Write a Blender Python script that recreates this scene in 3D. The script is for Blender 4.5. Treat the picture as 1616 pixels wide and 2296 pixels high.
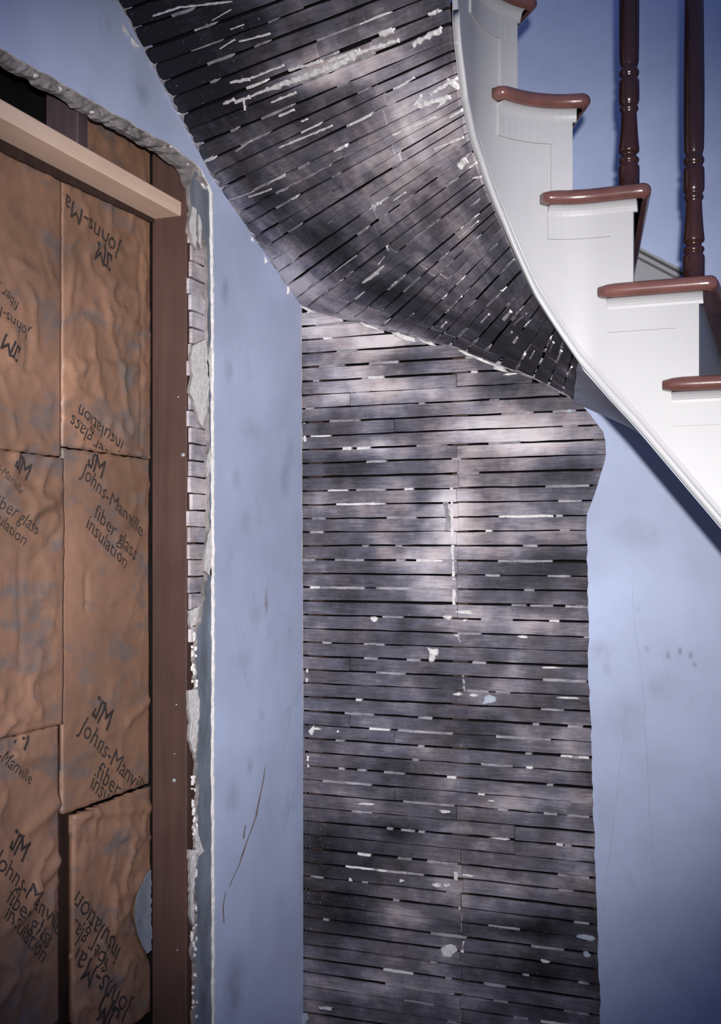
import bpy, bmesh, math, random
import numpy as np
from mathutils import Vector, noise, geometry

for o in list(bpy.data.objects):
    bpy.data.objects.remove(o)
random.seed(7)
SC = bpy.context.scene
COL = SC.collection

# ------------------------------------------------------------------ camera
F = 2500.0; CX = 808.0; HY = 1230.0; H = 1.6          # focal length, principal column, horizon row, eye height
YAW = math.radians(21.0)
c_, s_ = math.cos(YAW), math.sin(YAW)
cam_d = bpy.data.cameras.new('camera')
cam = bpy.data.objects.new('camera', cam_d); COL.objects.link(cam)
cam.location = (0, 0, H)
cam.rotation_euler = (math.radians(90), 0, YAW)
cam_d.sensor_fit = 'VERTICAL'; cam_d.sensor_height = 36.0; cam_d.sensor_width = 36.0
cam_d.lens = F / 2296 * 36.0
cam_d.shift_y = (HY - 1148) / 2296
cam_d.clip_start = 0.05
SC.camera = cam

# ------------------------------------------------------------------ world, light, exposure
w = bpy.data.worlds.new('world'); SC.world = w; w.use_nodes = True
w.node_tree.nodes['Background'].inputs[0].default_value = (0.34, 0.47, 1.0, 1)
w.node_tree.nodes['Background'].inputs[1].default_value = 0.29

fl_d = bpy.data.lights.new('camera_flash', 'SPOT')      # the photographer's flash, just above the lens
fl = bpy.data.objects.new('camera_flash', fl_d); COL.objects.link(fl)
fl.location = (0.035 * c_, 0.035 * s_, H + 0.11)
fl_d.energy = 535; fl_d.color = (1.0, 0.98, 0.95)
fl_d.shadow_soft_size = 0.016
fl_d.spot_size = math.radians(62); fl_d.spot_blend = 1.0
def cam_dir(px, py):
    rx = (px - CX) / F; rz = (HY - py) / F
    return Vector((c_ * rx - s_, s_ * rx + c_, rz))
fl.rotation_euler = cam_dir(735, 1200).to_track_quat('-Z', 'Y').to_euler()

SC.view_settings.view_transform = 'Standard'
SC.view_settings.look = 'None'
SC.view_settings.gamma = 1.0
SC.view_settings.use_curve_mapping = False
SC.view_settings.exposure = 0.0

# ------------------------------------------------------------------ geometry of the place
XL = -1.509      # painted face of the left wall
YB = 3.382       # painted face of the back wall
def left(px, py, off=0.0):
    d = cam_dir(px, py); t = (XL + off) / d.x
    return Vector((d.x * t, d.y * t, d.z * t + H))
def back(px, py, off=0.0):
    d = cam_dir(px, py); t = (YB - off) / d.y
    return Vector((d.x * t, d.y * t, d.z * t + H))
def proj(p):
    X = c_ * p[0] + s_ * p[1]; Y = -s_ * p[0] + c_ * p[1]
    return (CX + F * X / Y, HY - F * (p[2] - H) / Y)
def lerp(a, b, t): return a + (b - a) * t
def interp(x, xs, ys):
    """piecewise linear with linear extrapolation (xs ascending)"""
    if x <= xs[0]:
        return ys[0] + (ys[1] - ys[0]) * (x - xs[0]) / (xs[1] - xs[0])
    for i in range(len(xs) - 1):
        if x <= xs[i + 1] or i == len(xs) - 2:
            return ys[i] + (ys[i + 1] - ys[i]) * (x - xs[i]) / (xs[i + 1] - xs[i])

# ------------------------------------------------------------------ materials
def new_mat(name):
    m = bpy.data.materials.new(name); m.use_nodes = True
    nt = m.node_tree; b = nt.nodes['Principled BSDF']
    return m, nt, b
def N(nt, t, **kw):
    n = nt.nodes.new(t)
    for k, v in kw.items():
        setattr(n, k, v)
    return n
def math_n(nt, op, a, b=None, c=None):
    n = N(nt, 'ShaderNodeMath', operation=op)
    for i, v in enumerate((a, b, c)):
        if v is None: continue
        if hasattr(v, 'is_output'): nt.links.new(v, n.inputs[i])
        else: n.inputs[i].default_value = v
    return n.outputs[0]
def noise_n(nt, vec, scale, detail=3, rough=0.55):
    n = N(nt, 'ShaderNodeTexNoise')
    n.inputs['Scale'].default_value = scale; n.inputs['Detail'].default_value = detail
    n.inputs['Roughness'].default_value = rough
    if vec is not None: nt.links.new(vec, n.inputs['Vector'])
    return n.outputs['Fac']
def ramp_n(nt, fac, stops):
    r = N(nt, 'ShaderNodeValToRGB'); e = r.color_ramp.elements
    while len(e) < len(stops): e.new(0.5)
    for i, (p, col) in enumerate(stops):
        e[i].position = p; e[i].color = (*col, 1)
    nt.links.new(fac, r.inputs[0]); return r.outputs[0]
def mix_n(nt, fac, a, b, mode='MIX'):
    n = N(nt, 'ShaderNodeMix', data_type='RGBA', blend_type=mode)
    for inp, v in ((n.inputs[0], fac), (n.inputs[6], a), (n.inputs[7], b)):
        if hasattr(v, 'is_output'): nt.links.new(v, inp)
        elif isinstance(v, tuple): inp.default_value = (*v, 1)
        else: inp.default_value = v
    return n.outputs[2]
def bump_n(nt, b, h, strength, dist):
    n = N(nt, 'ShaderNodeBump'); n.inputs['Strength'].default_value = strength
    n.inputs['Distance'].default_value = dist
    nt.links.new(h, n.inputs['Height']); nt.links.new(n.outputs[0], b.inputs['Normal'])
def pos_n(nt, scale=(1, 1, 1)):
    g = N(nt, 'ShaderNodeNewGeometry'); m = N(nt, 'ShaderNodeMapping')
    m.inputs['Scale'].default_value = scale
    nt.links.new(g.outputs['Position'], m.inputs[0]); return m.outputs[0]

def smudge_mask(nt, centre, radii, soft=1.0):
    """soft ellipsoid of dirt standing at a fixed place of the wall"""
    g = N(nt, 'ShaderNodeNewGeometry'); m = N(nt, 'ShaderNodeMapping', vector_type='TEXTURE')
    m.inputs['Location'].default_value = centre; m.inputs['Scale'].default_value = radii
    nt.links.new(g.outputs['Position'], m.inputs[0])
    l = N(nt, 'ShaderNodeVectorMath', operation='LENGTH'); nt.links.new(m.outputs[0], l.inputs[0])
    r = N(nt, 'ShaderNodeMapRange', interpolation_type='SMOOTHSTEP')
    r.inputs['From Min'].default_value = 1.0 - 0.9 * soft * 0.99; r.inputs['From Max'].default_value = 1.0
    r.inputs['To Min'].default_value = 1.0; r.inputs['To Max'].default_value = 0.0
    nt.links.new(l.outputs['Value'], r.inputs['Value']); return r.outputs[0]

def plaster_paint(name, col, smudges):
    m, nt, b = new_mat(name)
    p = pos_n(nt)
    big = noise_n(nt, p, 2.2, 4, 0.6)
    fine = noise_n(nt, p, 26, 4, 0.6)
    dark = tuple(v * 0.80 for v in col)
    lite = tuple(min(1, v * 1.08) for v in col)
    colr = ramp_n(nt, big, [(0.3, dark), (0.72, lite)])
    spots = ramp_n(nt, noise_n(nt, pos_n(nt, (1, 1, 0.55)), 13, 5, 0.65), [(0.60, (0, 0, 0)), (0.78, (1, 1, 1))])
    colr = mix_n(nt, math_n(nt, 'MULTIPLY', spots, 0.30), colr, (0.20, 0.22, 0.27))
    brk = ramp_n(nt, fine, [(0.35, (0, 0, 0)), (0.62, (1, 1, 1))])
    for centre, radii, strength, dirt in smudges:
        k = smudge_mask(nt, centre, radii)
        k = math_n(nt, 'MULTIPLY', k, math_n(nt, 'MULTIPLY_ADD', brk, 0.5, 0.5))
        colr = mix_n(nt, math_n(nt, 'MULTIPLY', k, strength), colr, dirt)
    nt.links.new(colr, b.inputs['Base Color'])
    b.inputs['Roughness'].default_value = 0.55
    b.inputs['Specular IOR Level'].default_value = 0.25
    bump_n(nt, b, fine, 0.12, 0.004)
    return m

def simple(name, col, rough=0.6, var=0.15, scale=30, spec=0.3, bump=0.0, stretch=(1, 1, 1)):
    m, nt, b = new_mat(name)
    f = noise_n(nt, pos_n(nt, stretch), scale, 4, 0.6)
    nt.links.new(ramp_n(nt, f, [(0.3, tuple(v * (1 - var) for v in col)), (0.7, tuple(min(1, v * (1 + var)) for v in col))]), b.inputs['Base Color'])
    b.inputs['Roughness'].default_value = rough; b.inputs['Specular IOR Level'].default_value = spec
    if bump: bump_n(nt, b, f, bump, 0.004)
    return m

GREY = (0.16, 0.18, 0.23); TAN = (0.26, 0.22, 0.18)
BLUE = (0.54, 0.615, 0.85)
def lsm(px, py, rx, rz, k, col=GREY): return (left(px, py), (0.05, rx, rz), k, col)
def bsm(px, py, rx, rz, k, col=GREY): return (back(px, py), (rx, 0.05, rz), k, col)
M_LEFT = plaster_paint('left_wall_paint', BLUE, [
    lsm(640, 1070, .06, .09, .35), lsm(650, 1020, .05, .07, .28), lsm(560, 960, .10, .05, .25), lsm(597, 1350, .022, .055, .75, TAN),
    lsm(575, 1380, .07, .05, .22, TAN), lsm(505, 655, .035, .06, .45), lsm(512, 830, .04, .05, .35), lsm(530, 1075, .04, .05, .3),
    lsm(525, 2210, .10, .16, .55), lsm(560, 1720, .03, .05, .3), lsm(320, 210, .05, .05, .35), lsm(540, 1480, .12, .06, .2),
    lsm(550, 1170, .06, .05, .25), lsm(520, 1790, .07, .08, .25)])
M_BACK = plaster_paint('back_wall_paint', tuple(v * .84 for v in BLUE), [  # same blue paint, darkened in colour to offset the stronger flash here
    bsm(1498, 1469, .010, .018, .6), bsm(1524, 1460, .010, .018, .65), bsm(1548, 1470, .010, .018, .65), bsm(1557, 1490, .010, .014, .45),
    bsm(1450, 1455, .012, .015, .35), bsm(1480, 1540, .07, .06, .28), bsm(1405, 1600, .08, .12, .22), bsm(1345, 1460, .05, .05, .3),
    bsm(1420, 1200, .10, .07, .2), bsm(1360, 1500, .02, .03, .3), bsm(1360, 1800, .08, .15, .2)])
M_SOFFIT_PLASTER = plaster_paint('soffit_paint', (0.42, 0.47, 0.56), [])
M_BROWNCOAT = simple('brown_coat_plaster', (0.25, 0.225, 0.225), 0.9, 0.5, 16, 0.15, 0.5)
M_LIME = simple('lime_plaster_break', (0.70, 0.67, 0.67), 0.9, 0.2, 60, 0.2, 0.5)
M_KEY = simple('lime_key', (0.30, 0.28, 0.31), 0.9, 0.45, 22, 0.2, 0.5)
M_GREYCOAT = simple('grey_scratch_coat', (0.17, 0.19, 0.235), 0.8, 0.35, 18, 0.25, 0.5, (1, 1, .35))
M_WHITE = simple('white_stair_paint', (0.32, 0.313, 0.325), 0.42, 0.025, 8, 0.4)
M_CAVITY = simple('dark_cavity', (0.010, 0.009, 0.010), 0.95, 0.3, 10, 0.1)  # near-black: the shade of the hollows is put into this colour
M_FLOOR = simple('floor_boards', (0.16, 0.09, 0.05), 0.5, 0.3, 12, 0.3, 0, (1, .08, 1))
M_NAIL = simple('steel_nail', (0.55, 0.56, 0.60), 0.3, 0.1, 40, 0.8); M_NAIL.node_tree.nodes['Principled BSDF'].inputs['Metallic'].default_value = 0.7
M_INK = simple('printed_ink', (0.045, 0.035, 0.035), 0.6, 0.3, 40, 0.3)
M_CRACK = simple('plaster_crack_fill', (0.24, 0.21, 0.20), 0.9, 0.3, 60, 0.1)
M_HAIR = simple('hairline_crack', (0.27, 0.32, 0.45), 0.9, 0.3, 60, 0.1)

def wood(name, dark, light, stretch, scale=22, rough=0.6, spec=0.3):
    m, nt, b = new_mat(name)
    p = pos_n(nt, stretch)
    f = noise_n(nt, p, scale, 5, 0.65)
    g = noise_n(nt, pos_n(nt), 3.5, 3)
    k = math_n(nt, 'ADD', math_n(nt, 'MULTIPLY', f, 0.6), math_n(nt, 'MULTIPLY', g, 0.4))
    nt.links.new(ramp_n(nt, k, [(0.34, dark), (0.66, light)]), b.inputs['Base Color'])
    b.inputs['Roughness'].default_value = rough; b.inputs['Specular IOR Level'].default_value = spec
    bump_n(nt, b, f, 0.15, 0.003)
    return m
M_STUD = wood('brown_stud_wood', (0.055, 0.029, 0.025), (0.105, 0.056, 0.047), (1, 1, 0.06))
M_PINE = wood('pale_pine', (0.66, 0.46, 0.35), (0.84, 0.62, 0.49), (1, 0.06, 1))
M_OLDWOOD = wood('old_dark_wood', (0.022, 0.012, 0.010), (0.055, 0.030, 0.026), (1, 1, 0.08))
M_PURPLE = wood('old_grey_stud', (0.05, 0.035, 0.04), (0.11, 0.075, 0.08), (1, 1, 0.08))
M_MAHOG = wood('mahogany_varnish', (0.080, 0.032, 0.028), (0.145, 0.062, 0.054), (1, 1, 1), 14, 0.22, 0.6)
M_BALUSTER = wood('dark_mahogany', (0.018, 0.007, 0.006), (0.040, 0.014, 0.012), (1, 1, 0.15), 24, 0.20, 0.6)

def lath_mat():
    m, nt, b = new_mat('stained_lath')
    at = N(nt, 'ShaderNodeAttribute', attribute_name='stain')
    ul = N(nt, 'ShaderNodeAttribute', attribute_name='grain')
    mp = N(nt, 'ShaderNodeMapping'); mp.inputs['Scale'].default_value = (1.0, 9.0, 1.0)
    nt.links.new(ul.outputs['Vector'], mp.inputs[0])
    p = pos_n(nt)
    big = noise_n(nt, p, 6.0, 3, 0.55)
    mid = noise_n(nt, p, 17, 4, 0.6)
    per = noise_n(nt, ul.outputs['Vector'], 3.6, 2)                 # differs from lath to lath (the third component is its number)
    streak = noise_n(nt, mp.outputs[0], 16, 5, 0.7)
    v = at.outputs['Fac']
    for f, k in ((big, 0.75), (mid, 0.40), (per, 0.45), (streak, 0.45)):
        v = math_n(nt, 'ADD', v, math_n(nt, 'MULTIPLY', math_n(nt, 'SUBTRACT', f, 0.5), k))
    # a warm wood tone shows through where the lime film is thin
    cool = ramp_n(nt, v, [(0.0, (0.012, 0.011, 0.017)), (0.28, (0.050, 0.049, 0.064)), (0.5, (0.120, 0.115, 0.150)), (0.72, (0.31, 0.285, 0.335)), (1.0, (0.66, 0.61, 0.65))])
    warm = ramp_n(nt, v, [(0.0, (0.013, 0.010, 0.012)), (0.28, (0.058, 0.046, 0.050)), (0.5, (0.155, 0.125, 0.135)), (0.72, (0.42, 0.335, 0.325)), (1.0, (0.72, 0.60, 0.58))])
    wf = ramp_n(nt, noise_n(nt, p, 7.5, 3), [(0.42, (0, 0, 0)), (0.62, (1, 1, 1))])
    col = mix_n(nt, math_n(nt, 'MULTIPLY', wf, 0.55), cool, warm)
    spk = ramp_n(nt, noise_n(nt, p, 120, 3, 0.6), [(0.66, (0, 0, 0)), (0.74, (1, 1, 1))])
    col = mix_n(nt, math_n(nt, 'MULTIPLY', spk, 0.35), col, (0.55, 0.53, 0.58))
    nt.links.new(col, b.inputs['Base Color'])
    b.inputs['Roughness'].default_value = 0.75; b.inputs['Specular IOR Level'].default_value = 0.2
    bump_n(nt, b, streak, 0.35, 0.003)
    return m
M_LATH = lath_mat()

def paper_mat():
    m, nt, b = new_mat('kraft_paper')
    p = pos_n(nt)
    f = noise_n(nt, p, 3.2, 4, 0.6)
    g = noise_n(nt, pos_n(nt, (1, 1.0, 1.8)), 6.5, 4, 0.6)
    col = ramp_n(nt, f, [(0.32, (0.20, 0.112, 0.074)), (0.7, (0.35, 0.190, 0.125))])
    st = ramp_n(nt, g, [(0.51, (0, 0, 0)), (0.66, (1, 1, 1))])
    col = mix_n(nt, math_n(nt, 'MULTIPLY', st, 0.75), col, (0.145, 0.128, 0.13))  # grey patches put sheen and shade of the wrinkles into the colour
    nt.links.new(col, b.inputs['Base Color'])
    b.inputs['Roughness'].default_value = 0.48; b.inputs['Specular IOR Level'].default_value = 0.45
    bump_n(nt, b, noise_n(nt, p, 30, 4, 0.6), 0.22, 0.006)
    return m
M_PAPER = paper_mat()

# ------------------------------------------------------------------ mesh helpers
WLOC = {}
class MB:
    def __init__(self): self.v = []; self.f = []; self.mi = []; self.st = {}
    def vert(self, p): self.v.append(Vector(p)); return len(self.v) - 1
    def face(self, ids, mi=0): self.f.append(tuple(ids)); self.mi.append(mi)
    def box(self, a, b, mi=0):
        x0, y0, z0 = a; x1, y1, z1 = b
        i = [self.vert(p) for p in ((x0,y0,z0),(x1,y0,z0),(x1,y1,z0),(x0,y1,z0),(x0,y0,z1),(x1,y0,z1),(x1,y1,z1),(x0,y1,z1))]
        for q in ((3,2,1,0),(4,5,6,7),(0,1,5,4),(1,2,6,5),(2,3,7,6),(3,0,4,7)): self.face([i[k] for k in q], mi)
    def slab(self, pts, d, mi_front=0, mi_side=1):
        """polygon pts extruded by vector d (front face stays at pts)"""
        n = len(pts); d = Vector(d)
        a = [self.vert(p) for p in pts]; b = [self.vert(Vector(p) + d) for p in pts]
        if n > 4:
            for t in geometry.tessellate_polygon([[Vector(p) for p in pts]]):
                self.face([a[i] for i in t], mi_front); self.face([b[i] for i in t[::-1]], mi_side)
        else:
            self.face(a, mi_front); self.face(b[::-1], mi_side)
        for i in range(n): self.face((a[i], b[i], b[(i+1) % n], a[(i+1) % n]), mi_side)
    def rings(self, rings, close=True, caps=True, mi=0):
        """loft a list of equal-length point rings"""
        ids = [[self.vert(p) for p in r] for r in rings]; n = len(ids[0])
        for a, b in zip(ids[:-1], ids[1:]):
            for i in range(n if close else n - 1): self.face((a[i], a[(i+1) % n], b[(i+1) % n], b[i]), mi)
        if caps: self.face(ids[0][::-1], mi); self.face(ids[-1], mi)
        return ids
    def build(self, name, mats, parent=None, origin=None, smooth=False, attrs=None, bevel=0):
        if not isinstance(mats, (list, tuple)): mats = [mats]
        bm = bmesh.new()
        if origin is None:
            lo = Vector([min(v[k] for v in self.v) for k in range(3)]); hi = Vector([max(v[k] for v in self.v) for k in range(3)])
            origin = (lo + hi) / 2
        origin = Vector(origin)
        for k, vals in (attrs or {}).items():
            (bm.verts.layers.float_vector if isinstance(vals[0], tuple) else bm.verts.layers.float).new(k)
        vs = [bm.verts.new(v - origin) for v in self.v]
        for k, vals in (attrs or {}).items():
            lay = (bm.verts.layers.float_vector if isinstance(vals[0], tuple) else bm.verts.layers.float)[k]
            for v, x in zip(vs, vals): v[lay] = x
        for f, mi in zip(self.f, self.mi):
            try: fc = bm.faces.new([vs[i] for i in f])
            except ValueError: continue
            fc.material_index = min(mi, len(mats) - 1); fc.smooth = smooth
        big = [f for f in bm.faces if len(f.verts) > 4]
        if big: bmesh.ops.triangulate(bm, faces=big)
        bmesh.ops.recalc_face_normals(bm, faces=bm.faces)
        me = bpy.data.meshes.new(name); bm.to_mesh(me); bm.free()
        for m in mats: me.materials.append(m)
        o = bpy.data.objects.new(name, me); COL.objects.link(o)
        WLOC[o.name] = origin
        put(o, origin, parent)
        return o
def put(o, origin, parent):
    o.location = origin
    if parent is not None:
        o.parent = parent; o.location = Vector(origin) - WLOC[parent.name]
def empty(name, loc):
    o = bpy.data.objects.new(name, None); COL.objects.link(o); o.location = loc; o.empty_display_size = 0.1
    WLOC[o.name] = Vector(loc); return o
def tag(o, label=None, cat=None, group=None, kind=None):
    if label: o['label'] = label
    if cat: o['category'] = cat
    if group: o['group'] = group
    if kind: o['kind'] = kind
    return o
def ragged(pts, step=14, amp=2.5, seed=0):
    """subdivide a pixel polyline and shake it, so that an edge looks broken"""
    rnd = random.Random(seed); out = [pts[0]]
    for (x0, y0), (x1, y1) in zip(pts[:-1], pts[1:]):
        L = math.hypot(x1 - x0, y1 - y0); n = max(1, int(L / step))
        for i in range(1, n + 1):
            t = i / n; x = lerp(x0, x1, t); y = lerp(y0, y1, t)
            if i < n:
                k = rnd.uniform(-amp, amp); x += -(y1 - y0) / L * k; y += (x1 - x0) / L * k
            out.append((x, y))
    return out

# ------------------------------------------------------------------ stain map of the laths (dirt, soot and lime film left on the wood)
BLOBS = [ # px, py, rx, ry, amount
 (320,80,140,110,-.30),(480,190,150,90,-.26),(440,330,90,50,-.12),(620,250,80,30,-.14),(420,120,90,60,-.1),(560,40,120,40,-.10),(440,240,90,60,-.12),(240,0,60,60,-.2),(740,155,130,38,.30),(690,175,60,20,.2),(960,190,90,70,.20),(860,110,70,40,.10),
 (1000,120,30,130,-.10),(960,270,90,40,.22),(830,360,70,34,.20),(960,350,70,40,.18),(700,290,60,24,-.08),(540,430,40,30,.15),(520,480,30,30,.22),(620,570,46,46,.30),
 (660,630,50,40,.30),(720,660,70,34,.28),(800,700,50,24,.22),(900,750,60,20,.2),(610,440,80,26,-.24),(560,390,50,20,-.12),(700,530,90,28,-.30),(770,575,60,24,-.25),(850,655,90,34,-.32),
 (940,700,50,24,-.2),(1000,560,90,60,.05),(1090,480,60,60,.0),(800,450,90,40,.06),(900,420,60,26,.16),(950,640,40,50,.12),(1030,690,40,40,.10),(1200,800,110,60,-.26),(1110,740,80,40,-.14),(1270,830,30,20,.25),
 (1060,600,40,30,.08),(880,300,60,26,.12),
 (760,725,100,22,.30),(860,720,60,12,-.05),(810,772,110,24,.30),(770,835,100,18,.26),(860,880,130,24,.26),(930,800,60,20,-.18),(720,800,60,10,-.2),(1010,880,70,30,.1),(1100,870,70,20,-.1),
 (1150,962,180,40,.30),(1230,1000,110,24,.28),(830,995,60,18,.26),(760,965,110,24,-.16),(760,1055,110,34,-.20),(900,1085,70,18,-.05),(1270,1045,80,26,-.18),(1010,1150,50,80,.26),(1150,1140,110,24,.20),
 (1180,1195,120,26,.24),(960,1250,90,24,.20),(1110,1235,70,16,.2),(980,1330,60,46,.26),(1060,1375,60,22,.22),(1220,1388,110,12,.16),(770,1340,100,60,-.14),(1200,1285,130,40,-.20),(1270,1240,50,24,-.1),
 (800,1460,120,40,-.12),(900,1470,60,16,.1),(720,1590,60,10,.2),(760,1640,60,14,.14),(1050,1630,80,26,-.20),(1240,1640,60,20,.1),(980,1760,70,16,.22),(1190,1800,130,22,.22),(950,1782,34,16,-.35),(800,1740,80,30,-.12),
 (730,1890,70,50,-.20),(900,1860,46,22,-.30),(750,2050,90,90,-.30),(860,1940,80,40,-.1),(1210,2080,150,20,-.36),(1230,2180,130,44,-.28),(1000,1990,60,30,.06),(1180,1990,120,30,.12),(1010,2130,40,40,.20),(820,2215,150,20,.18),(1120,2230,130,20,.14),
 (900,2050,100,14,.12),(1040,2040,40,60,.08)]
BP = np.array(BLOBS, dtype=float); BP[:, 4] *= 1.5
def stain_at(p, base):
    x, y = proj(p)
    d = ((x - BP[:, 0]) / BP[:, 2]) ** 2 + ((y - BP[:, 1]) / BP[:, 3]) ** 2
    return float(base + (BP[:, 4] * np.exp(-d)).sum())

LID = [0]
def lath_mesh(edge_a, edge_b, nrm, n, thick, rnd, base, u0=0.0):
    """a thin sawn strip between two edges; edge_x(t) -> point; nrm(t) -> direction into the wall"""
    LID[0] += 1
    m = MB(); st = []; gr = []; off = rnd.uniform(-1, 1); rings = []
    proud = rnd.uniform(0, 0.003)
    for i in range(n + 1):
        t = i / n
        a, b = edge_a(t), edge_b(t); d = nrm(t); wv = (b - a)
        ja, jb = rnd.uniform(-.03, .03), rnd.uniform(-.03, .03)
        a2 = a + wv * ja; b2 = b + wv * jb
        d0 = d * -proud
        rings.append([a2 + d0, b2 + d0, b2 + d * thick, a2 + d * thick])
    m.rings(rings)
    L = (rings[-1][0] - rings[0][0]).length
    for i, r in enumerate(rings):
        wd = (r[1] - r[0]).length
        for k, p in enumerate(r):
            st.append(stain_at(p, base) + rnd.uniform(-.03, .03))
            gr.append((u0 + i / n * L, wd if k in (1, 2) else 0.0, LID[0] * 1.37))
    return m, {'stain': st, 'grain': gr}

def lump(m, c, ex, ey, ez, rnd, n=7, mi=0):
    """an irregular crumb of plaster: two jittered rings and a crown; ex/ey in the surface, ez out of it"""
    r0 = []; r1 = []
    for i in range(n):
        a = 2 * math.pi * i / n; k = rnd.uniform(.45, 1.3)
        q = ex * (math.cos(a) * k) + ey * (math.sin(a) * k)
        r0.append(c + q); r1.append(c + q * rnd.uniform(.6, .85) + ez * rnd.uniform(.7, 1.1))
    m.rings([r0, r1], mi=mi)

# ================================================================== THE SETTING
X_UP = Vector((0, 0, 1))
fl_m = MB(); fl_m.box((-3.0, -1.5, -0.06), (3.0, 4.2, 0.0))
tag(fl_m.build('floor', M_FLOOR), kind='structure', label='brown floor under the stripped walls')

# ------------------------------------------------------------------ where the soffit of the stair meets walls and stringer
FAN = [ # wall pixel, stringer pixel, running count of laths
 ((341,156),(1016,-50),0),((470,396),(1036,157),7),((597,577),(1062,300),13.5),((677,690),(1090,395),17.5),((800,720),(1118,465),21),((880,742),(1135,515),23.5),
 ((1000,772),(1174,614),27.5),((1200,848),(1252,756),33),((1262,880),(1288,808),35),((1290,897),(1302,830),36),((1400,945),(1425,957),40),((1540,1010),(1570,1128),45),((1690,1085),(1705,1240),50)]
LOFF, BOFF = -0.012, -0.012
# plan of the well: straight along the back wall, a quarter round, straight along the left wall
RAD = 0.20; AC = Vector((-0.355, 2.036)); LARC = RAD * math.pi / 2
def plan(q, d=0.0):
    """point and well-side normal on the stringer at arc length q (q grows to the right), moved d towards the well"""
    if q >= 0: p = Vector((AC.x + q, AC.y + RAD)); n = Vector((0, -1))
    elif q >= -LARC:
        a = math.pi / 2 - q / RAD; e = Vector((math.cos(a), math.sin(a))); p = AC + e * RAD; n = -e
    else: p = Vector((AC.x - RAD, AC.y + q + LARC)); n = Vector((1, 0))
    return p + n * d, n
QS = [(-1.0 + i * 0.005) for i in range(560)]
QPX = [proj((plan(q)[0].x, plan(q)[0].y, H))[0] for q in QS]
def q_at_px(px): return interp(px, QPX, QS)
def string_pt(px, py, d=0.0):
    q = q_at_px(px); p, n = plan(q, d); Y = -s_ * p.x + c_ * p.y
    return q, H + (HY - py) / F * Y
EDGE = [(1022,0),(1030,100),(1045,220),(1080,360),(1100,424),(1130,500),(1165,585),(1200,662),(1250,742),(1300,816),(1365,892),(1430,962),(1500,1045),(1572,1130)]
EQ, EZ = zip(*[string_pt(*e) for e in EDGE])
EQ = list(EQ); EZ = list(EZ)
def z_edge(q): return interp(q, EQ, EZ)

# wall perimeter coordinate: distance from the corner, + along the back wall, - along the left wall
def perim(wq):
    return Vector((XL + LOFF + max(wq, 0), YB - BOFF + min(wq, 0)))
FU = []; FW = []; FWZ = []; FQ = []
for (wp, sp, u) in FAN:
    FU.append(u)
    if wp[0] <= 677: p = left(*wp, LOFF); FW.append(p.y - (YB - BOFF))
    else: p = back(*wp, BOFF); FW.append(p.x - (XL + LOFF))
    FWZ.append(p.z); FQ.append(q_at_px(sp[0]))
FW[3] = 0.0
def W3(u):
    p = perim(interp(u, FU, FW)); return Vector((p.x, p.y, interp(u, FU, FWZ)))
def S3(u):
    q = interp(u, FU, FQ); p, n = plan(q, -0.013); return Vector((p.x, p.y, z_edge(q) + 0.012))
def soff(u, t): return W3(u).lerp(S3(u), t)
def soff_n(u, t):
    e = 0.05
    n = (soff(u + e, t) - soff(u - e, t)).cross(soff(u, min(1, t + e)) - soff(u, t - e if t > e else 0))
    n.normalize()
    return n if n.z > 0 else -n
WSQ = []; WSW = []                      # winders: arc position on the stringer -> place on the wall's perimeter
def wall_of_q(q):
    p = perim(interp(q, WSQ, WSW)); p = Vector((min(p.x + .02, 9), p.y)); return Vector((max(p.x, XL + .012), min(p.y, YB - .012)))
def soffit_z_back(x):   # height of the soffit line on the back wall
    i = [k for k in range(len(FU)) if FW[k] >= 0]
    return interp(x - (XL + LOFF), [FW[k] for k in i], [FWZ[k] for k in i])

# ------------------------------------------------------------------ back wall
YL = YB + 0.018                                    # lath face
wb = empty('wall_back', (0.0, YB + 0.06, 0.0)); tag(wb, kind='structure', label='back wall stripped to laths beneath the stair')
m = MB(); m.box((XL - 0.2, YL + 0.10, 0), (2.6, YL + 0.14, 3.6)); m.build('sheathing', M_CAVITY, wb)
for px in (700, 1026, 1345):
    x = back(px, 1200).x
    m = MB(); m.box((x - .025, YL + .0095, 0), (x + .025, YL + .098, soffit_z_back(x) + 0.02)); m.build('stud', M_OLDWOOD, wb)
RB = [(1300,905),(1322,928),(1336,948),(1352,968),(1357,990),(1358,1020),(1350,1052),(1338,1092),(1326,1126),(1316,1152),(1314,1200),(1317,1290),(1320,1400),(1318,1500),
      (1323,1600),(1327,1700),(1331,1850),(1336,2000),(1341,2100),(1341,2160),(1345,2210),(1346,2300)]
edge = [back(x, y) for x, y in ragged(RB, 16, 2.0, 3)]
fx = edge[-1].x
pts = edge + [Vector((fx + .002, YB, 0.0)), Vector((2.6, YB, 0.0)), Vector((2.6, YB, 3.6)), Vector((XL - 0.02, YB, 3.6)), Vector((XL - 0.02, YB, FWZ[3] + .012))]
for k in range(4, 10):
    pts.append(Vector((XL + FW[k] , YB, FWZ[k] + 0.012)))
m = MB(); m.slab(pts, (0, 0.018, 0)); m.build('plaster', [M_BACK, M_LIME], wb)
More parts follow.
